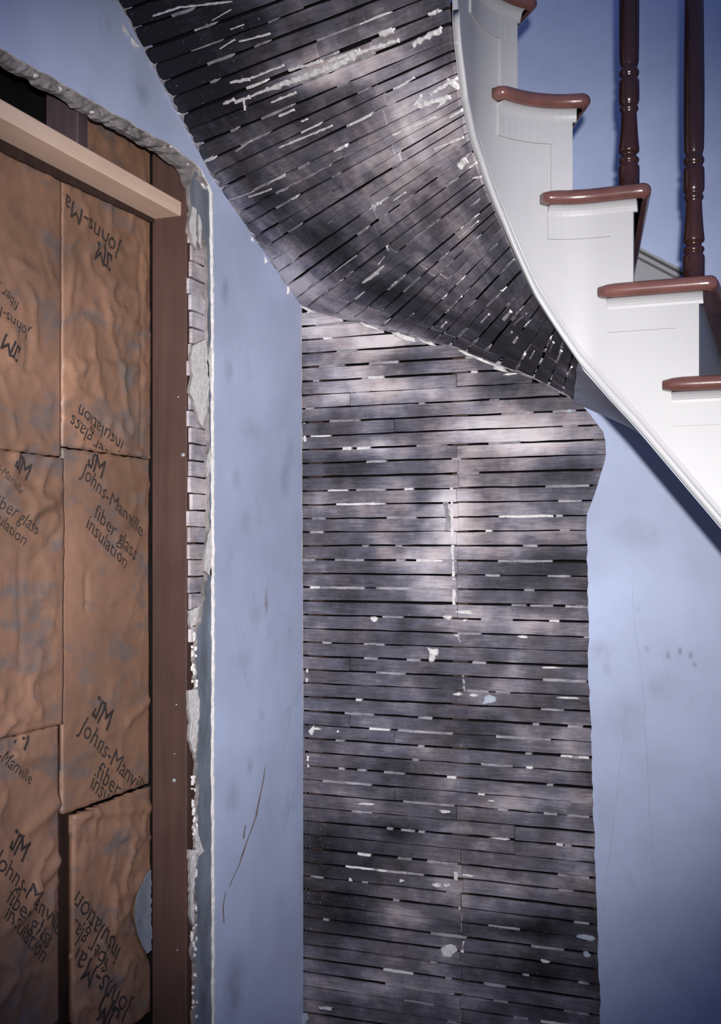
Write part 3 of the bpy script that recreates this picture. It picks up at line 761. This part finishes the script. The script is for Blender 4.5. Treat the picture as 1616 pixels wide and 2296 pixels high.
# --- lathed soffit
U0, U1, U2 = -12.0, 36.0, 52.0
m = MB(); rings = []
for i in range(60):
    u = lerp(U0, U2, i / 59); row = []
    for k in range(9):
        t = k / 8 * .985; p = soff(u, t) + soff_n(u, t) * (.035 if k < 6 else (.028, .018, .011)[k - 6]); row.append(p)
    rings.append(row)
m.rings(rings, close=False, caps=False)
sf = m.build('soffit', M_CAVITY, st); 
rnd = random.Random(5)
u = U1
bounds = []
while u > U0:
    bounds.append(u); u -= rnd.uniform(.9, 1.1)
def strip(ua, ub, t0, t1, base, shift):
    ga = rnd.uniform(.035, .075); gb = rnd.uniform(.035, .075)
    if ub < 8: ga += .02; gb += .02
    j = rnd.uniform(-.06, .06) + shift; k = rnd.uniform(-.06, .06) + shift
    n = max(3, int((t1 - t0) * 16))
    lm, at = lath_mesh(lambda t: soff(ua + ga + lerp(j, k, t), lerp(t0, t1, t)), lambda t: soff(ub - gb + lerp(j, k, t), lerp(t0, t1, t)),
                       lambda t: soff_n((ua + ub) / 2, lerp(t0, t1, t)), n, .0075, rnd, base, t0)
    lm.build('lath', M_LATH, sf, attrs=at)
for i in range(len(bounds) - 1):
    ub, ua = bounds[i], bounds[i + 1]
    base = .48 if ub > 9 else lerp(.34, .48, max(0, min(1, (ub + 3) / 12)))
    r = rnd.random()
    cuts = [-0.018]
    if ub > 6 and r < .8: cuts.append(rnd.choice([.16, .17, .19]))
    if rnd.random() < .7: cuts.append(rnd.choice([.60, .62, .78]) + rnd.uniform(-.01, .01))
    cuts.append(.995)
    for t0, t1 in zip(cuts[:-1], cuts[1:]):
        strip(ua, ub, t0 + .002, t1 - .002, base, rnd.uniform(-.05, .05))
# keys squeezed between the soffit laths
for i in range(1, len(bounds) - 1):
    ub = bounds[i]
    for _ in range(rnd.randint(2, 4)):
        t0 = rnd.betavariate(1.1, 1.1) * .9; dt = rnd.choice([.03, .05, .08, .13]); t1 = min(.98, t0 + dt); n = max(2, int(dt * 40)); rg = []
        for k in range(n + 1):
            t = lerp(t0, t1, k / n); nn = soff_n(ub, t); a_ = soff(ub - .08 + rnd.uniform(-.04, .02), t); b_ = soff(ub + .08 + rnd.uniform(-.02, .04), t); pr = rnd.uniform(.001, .003)
            rg.append([a_ - nn * pr, b_ - nn * pr * .6, b_ + nn * .012, a_ + nn * .012])
        m = MB(); m.rings(rg); m.build('plaster_key', M_KEY if rnd.random() < .88 else M_LIME, sf)
# crumbs and streaks seen singly, found on the soffit from where the photograph shows them
GU = np.linspace(-10, 38, 241); GT = np.linspace(0, 1, 81)
GP = np.array([[proj(soff(a_, b_)) for b_ in GT] for a_ in GU])
def soff_at(px, py):
    d = (GP[:, :, 0] - px) ** 2 + (GP[:, :, 1] - py) ** 2; i, k = np.unravel_index(np.argmin(d), d.shape); return float(GU[i]), float(GT[k])
def streak(px0, py0, px1, py1, wd, rise=.004):
    u0, t0 = soff_at(px0, py0); u1, t1 = soff_at(px1, py1); n = max(3, int(math.hypot(px1-px0, py1-py0) / 7)); rg = []; wd *= .62; rise *= .6
    P0, P1 = soff(u0, t0), soff(u1, t1); nn = soff_n((u0 + u1) / 2, (t0 + t1) / 2); e = (P1 - P0).normalized(); q = nn.cross(e)
    for k in range(n + 1):
        t = k / n; p = soff(lerp(u0, u1, t), lerp(t0, t1, t)); w0 = wd * rnd.uniform(.45, 1.15); w1 = wd * rnd.uniform(.45, 1.15); r = rise * rnd.uniform(.5, 1.3)
        rg.append([p - q * w0 - nn * .001, p - q * w0 * .5 - nn * r - nn * .002, p + q * w1 * .6 - nn * r - nn * .002, p + q * w1 - nn * .001, p + nn * .006])
    m = MB(); m.rings(rg); m.build('plaster_fragment', M_LIME if px0 < 1080 or rnd.random() < .4 else M_KEY, sf)
for a_ in [(518,183,560,172,.009),(560,172,638,148,.006),(503,232,528,225,.008),(528,228,560,216,.008),(548,222,552,246,.005),(560,215,600,204,.006),(600,204,740,150,.012),(740,150,815,118,.014),(650,160,720,136,.008),
          (345,34,400,16,.005),(400,16,520,2,.004),(492,106,526,92,.004),(478,42,520,24,.003),(540,92,610,70,.005),(515,62,548,54,.004),(610,226,668,205,.006),(626,262,664,246,.006),(680,270,694,262,.005),(532,338,566,316,.003),
          (628,330,745,282,.005),(816,628,860,598,.009),(812,634,850,610,.008),(850,592,862,572,.005),(838,462,858,452,.005),(842,470,850,452,.003),(752,610,798,574,.003),(886,444,910,432,.004),(866,552,870,560,.003),
          (742,138,800,110,.008),(800,122,900,92,.008),(856,76,880,64,.012),(930,100,986,66,.010),(960,36,990,26,.008),(905,190,930,175,.005),(965,212,1024,178,.008),(1004,176,1024,192,.010),(940,240,1010,215,.010),(930,232,946,212,.006),
          (980,240,1000,222,.006),(1012,260,1035,245,.006),(980,330,1040,306,.005),(1030,375,1050,355,.016),(1055,375,1080,360,.006),(885,300,980,262,.005),(752,340,776,322,.007),(560,440,608,424,.003),(510,450,570,425,.002),
          (990,732,1002,722,.007),(1080,722,1098,706,.006),(1128,716,1148,698,.008),(1154,724,1180,700,.005),(1146,746,1150,742,.006),(1186,728,1192,716,.004),(1188,802,1200,786,.005),(1232,788,1244,766,.006),(1250,805,1262,785,.006),(1272,842,1284,822,.004),
          (1060,400,1080,396,.004),(1030,530,1070,495,.003),(880,640,892,630,.005),(1022,676,1036,662,.003),(250,20,262,34,.010),(280,80,292,92,.010),(298,110,310,118,.006),(380,258,404,250,.005),(398,302,424,296,.005)]:
    streak(*a_)
# lime dabs where soffit meets the walls
for (px, py, wx, wy) in [(270,60,.03,.015),(292,88,.025,.02),(690,692,.03,.008),(745,700,.05,.010),(830,728,.04,.010),(905,752,.05,.012),(1060,794,.05,.010),(1100,812,.05,.010),(1120,826,.03,.008),(1195,842,.02,.008),(960,768,.03,.01),(590,580,.01,.02),(640,650,.01,.02),(560,530,.01,.02)]:
    p = left(px, py, -.01) if px < 677 else back(px, py, -.012)
    m = MB(); lump(m, p, Vector((wx if px > 677 else .012, wx if px < 677 else .012, -wx * .36 if px > 677 else wx * -.4)), Vector((0, 0, wy)), Vector((.01, -.012, -.008)), rnd, 9); m.build('plaster_crumb', M_LIME, sf)
# rough plaster left in the angle between the soffit laths and the walls
for ua, ub in ((U0, 16.8), (18.2, 35.6)):
    n = 90; rings = []
    for i in range(n + 1):
        u = lerp(ua, ub, i / n); p = W3(u); d = (soff(u, .05) - p).normalized(); h = d * rnd.choice([.003, .005, .008, .014, .022]) * rnd.uniform(.5, 1.2); k = rnd.uniform(.001, .004)
        nn = soff_n(u, .02); p = p + d * .015; rings.append([p - d * .014 - nn * .004, p - d * .002 - nn * (k + .004), p + h - nn * k * .8, p + h + nn * .008, p - d * .014 + nn * .010])
    m = MB(); m.rings(rings); m.build('plaster_bead', M_KEY, sf)
# sound plaster left at the foot of the soffit
rings = []
for i in range(30):
    u = lerp(U1 - .05, U2, i / 29)
    rings.append([soff(u, k / 8) - soff_n(u, k / 8) * .010 + (Vector((0, 0, 0)) if i else soff_n(u, k / 8) * rnd.uniform(-.002, .004)) for k in range(9)] + [soff(u, k / 8) + soff_n(u, k / 8) * .012 for k in range(8, -1, -1)])
m = MB(); m.rings(rings); m.build('plaster_patch', M_SOFFIT_PLASTER, sf, smooth=False)

# --- steps
TT = 0.029; RISE = 0.19
RQ = {0: q_at_px(1157), 1: q_at_px(1283), 2: q_at_px(1420), 3: q_at_px(1567)}
RQ[-1] = RQ[0] - .125; RQ[-2] = RQ[-1] - .125
w1 = back(975, 800).x - XL
for k, wv in ((-2, w1 - 1.20), (-1, w1 - .86), (0, w1 - .46), (1, w1), (2, back(1312, 800).x - XL), (3, back(1312, 800).x - XL + .40)):
    WSQ.append(RQ[k]); WSW.append(wv)
for k, wv in ((4, .70), (5, 1.0)): WSQ.append(RQ[3] + .134 * (k - 3)); WSW.append(back(1312, 800).x - XL + wv)
for k in range(4, 8): RQ[k] = RQ[k - 1] + .124 + .01 * (k - 3)
ZT = {k: H + .71 + (2 - k) * RISE for k in range(-2, 8)}
def v3(p, z): return Vector((p.x, p.y, z))
# stringer
m = MB(); fr = []
def col_ring(q, zt, th=.010):
    zb = z_edge(q); p0 = plan(q)[0]; p1 = plan(q, -th)[0]
    return [v3(p0, zb), v3(p0, zt), v3(p1, zt), v3(p1, zb)]
rings = []
for k in range(-1, 7):
    qa, qb = RQ[k - 1], RQ[k]; zt = ZT[k] - TT + .002
    n = 24
    for i in range(n + 1):
        q = lerp(qa, qb, i / n) + (1e-5 if i == 0 else 0); rings.append(col_ring(q, zt))
m.rings(rings); m.build('stringer', M_WHITE, st)
# bead moulding along the lower edge of the stringer
rings = []
for i in range(220):
    q = lerp(RQ[-2], RQ[6], i / 219); zb = z_edge(q); ring = []
    for k in range(10):
        a_ = math.pi * (k / 9); ring.append(v3(plan(q, .0005 + .0030 * math.sin(a_))[0], zb + .0115 - .0115 * math.cos(a_)))
    ring.append(v3(plan(q, -.009)[0], zb + .023)); ring.append(v3(plan(q, -.009)[0], zb - .0005)); rings.append(ring)
m = MB(); m.rings(rings); m.build('bead_moulding', M_WHITE, st, smooth=True)
rings = []
for i in range(220):
    q = lerp(RQ[-2], RQ[6], i / 219); zb = z_edge(q)
    rings.append([v3(plan(q, .0003)[0], zb + .026), v3(plan(q, .001)[0], zb + .028), v3(plan(q, .001)[0], zb + .032), v3(plan(q, .0003)[0], zb + .034)])
m = MB(); m.rings(rings); m.build('fillet_moulding', M_WHITE, st)
BACKR = .066; NOSE = .030; OVER = .032
for k in range(-1, 7):
    qa, qb = RQ[k - 1], RQ[k]; z1 = ZT[k]; z0 = z1 - TT
    wa = wall_of_q(qa); wbp = wall_of_q(qb + NOSE)
    well = [plan(lerp(qa, qb + NOSE - .012, i / 8), .012)[0] for i in range(9)]
    # shorten the board a little at the walls
    pf = well[-1].lerp(wbp, .985); pb = well[0].lerp(wa, .985)
    outline = well + [pf]
    if interp(qa, WSQ, WSW) < 0 < interp(qb + NOSE, WSQ, WSW): outline.append(Vector((XL + .012, YB - .012)))
    outline.append(pb)
    m = MB(); m.slab([v3(p, z1) for p in outline], (0, 0, -TT), 0, 0)
    tr = m.build('tread', M_MAHOG, st)
    # half-round nosing: back return, along the well, mitred round the corner, along the front edge to the wall
    path = []; n = 12; q0, q1 = qa - BACKR, qb + NOSE
    for i in range(n + 1):
        q = lerp(q0, q1 - .012, i / n); p, nn = plan(q, OVER - TT / 2); path.append((p, nn, 1.0 if i > 1 else (.62, .9)[i]))
    pc, nn = plan(q1 - .012, OVER - TT / 2); fdir = (wbp - pc).normalized(); nf = Vector((-fdir.y, fdir.x))
    tang = plan(q1 + .01)[0] - plan(q1 - .02)[0]
    if nf.dot(tang) < 0: nf = -nf
    for a_ in (.3, .6, .85):
        nn2 = (nn * (1 - a_) + nf * a_).normalized(); path.append((pc + tang.normalized() * .004 * a_, nn2, 1.0))
    for t in (.02, .2, .6, .97): path.append((pc.lerp(wbp, t) + tang.normalized() * .004, nf, 1.0))
    rings = []
    for (p, nn, sc) in path:
        ring = [v3(p - nn * .02, z1 - TT / 2 - TT / 2 * sc)]
        for i in range(9):
            a_ = -math.pi / 2 + math.pi * i / 8; ring.append(v3(p + nn * (TT / 2 * math.cos(a_) * sc), z1 - TT / 2 + TT / 2 * math.sin(a_) * sc))
        ring.append(v3(p - nn * .02, z1 - TT / 2 + TT / 2 * sc)); rings.append(ring)
    m = MB(); m.rings(rings); m.build('nosing', M_MAHOG, tr, smooth=True)
    # cove moulding under the nosing
    rings = []
    for i in range(n + 1):
        q = lerp(qa - .050, qb + .008, i / n); ring = []
        for j in range(6):
            a_ = math.pi / 2 * j / 5; ring.append(v3(plan(q, .002 + .018 * (1 - math.sin(a_)))[0], z0 - .020 * (1 - math.cos(a_)) ))
        ring.append(v3(plan(q, -.006)[0], z0 - .020)); ring.append(v3(plan(q, -.006)[0], z0)); rings.append(ring)
    # return of the cove round the front corner
    pe = plan(qb + .008)[0]; fd = (wall_of_q(qb) - pe).normalized()
    m = MB(); m.rings(rings); m.build('cove_moulding', M_WHITE, st)
    # L-shaped bracket board: a band under the cove and a band down the riser edge
    zb0 = z0 - .019; zb1 = zb0 - .045; qv = qb - .044; zlow = ZT[k + 1] + .0
    def plate(qs, zt, zb, mm):
        rr = []
        for q in qs: rr.append([v3(plan(q, .0045)[0], zt), v3(plan(q, .0045)[0], zb), v3(plan(q, -.002)[0], zb), v3(plan(q, -.002)[0], zt)])
        mm.rings(rr)
    m = MB(); plate([lerp(qa - .050, qb, i / 10) for i in range(11)], zb0, zb1, m); plate([lerp(qv, qb, i / 4) for i in range(5)], zb1, zlow, m)
    m.build('bracket', M_WHITE, st)
    # riser board under the front of the tread, running back to the wall
    pw = plan(qb, -.001)[0]; ww = wall_of_q(qb); dr = (ww - pw).normalized(); nr = Vector((-dr.y, dr.x)); ww = pw.lerp(ww, .985)
    if nr.dot(tang) > 0: nr = -nr
    m = MB(); m.slab([v3(pw, z0), v3(ww, z0), v3(ww, ZT[k + 1]), v3(pw, ZT[k + 1])], (nr.x * .018, nr.y * .018, 0), 0, 0); m.build('riser', M_WHITE, st)

# --- balusters
PX = .00088
PROF = [(-.02,.0205),(0,.0205),(48,.0207),(54,.0203),(58,.0185),(61,.0165),(63,.0172),(66,.0195),(70,.0200),(74,.0188),(77,.0150),(81,.0142),(84,.0155),(87,.0192),(90,.0203),(96,.0200),(120,.0180),(150,.0163),(174,.0152),(178,.0150),
        (181,.0172),(185,.0186),(189,.0180),(192,.0158),(195,.0165),(199,.0190),(206,.0202),(225,.0203),(245,.0200),(251,.0190),(254,.0165),(257,.0160),(260,.0180),(265,.0198),(271,.0196),(275,.0175),(279,.0160),(284,.0172),(292,.0190),(330,.0198),(420,.0202),(560,.0190),(1060,.0160)]
for k, px in ((2, 1403), (3, 1550)):
    q = q_at_px(px) + .002; p = plan(q, -.030)[0]; zb = ZT[k] + .002
    m = MB(); rings = []
    for (hp, r) in PROF:
        zz = zb + max(0, hp) * PX
        rings.append([Vector((p.x + r * math.cos(a_ * math.pi / 10), p.y + r * math.sin(a_ * math.pi / 10), zz)) for a_ in range(20)])
    m.rings(rings); m.build('baluster', M_BALUSTER, st, smooth=True, origin=(p.x, p.y, zb))

# --- sloping skirting of the stair on the back wall
def skirt(z_off, h, dep, name):
    x0, x1 = -.62, 1.6; m = MB(); rings = []
    sl = -.63; zr = lambda x: H + .9017 + sl * (x + .426) + z_off
    for x in (x0, x1): rings.append([Vector((x, YB, zr(x))), Vector((x, YB - dep, zr(x) - .004)), Vector((x, YB - dep, zr(x) - h + .004)), Vector((x, YB, zr(x) - h))])
    m.rings(rings); return m.build(name, M_WHITE_SHADE, st)
M_WHITE_SHADE = M_WHITE
skirt(0, .016, .026, 'skirting_cap'); skirt(-.016, .020, .016, 'skirting_cap'); skirt(-.036, .26, .010, 'skirting_board')
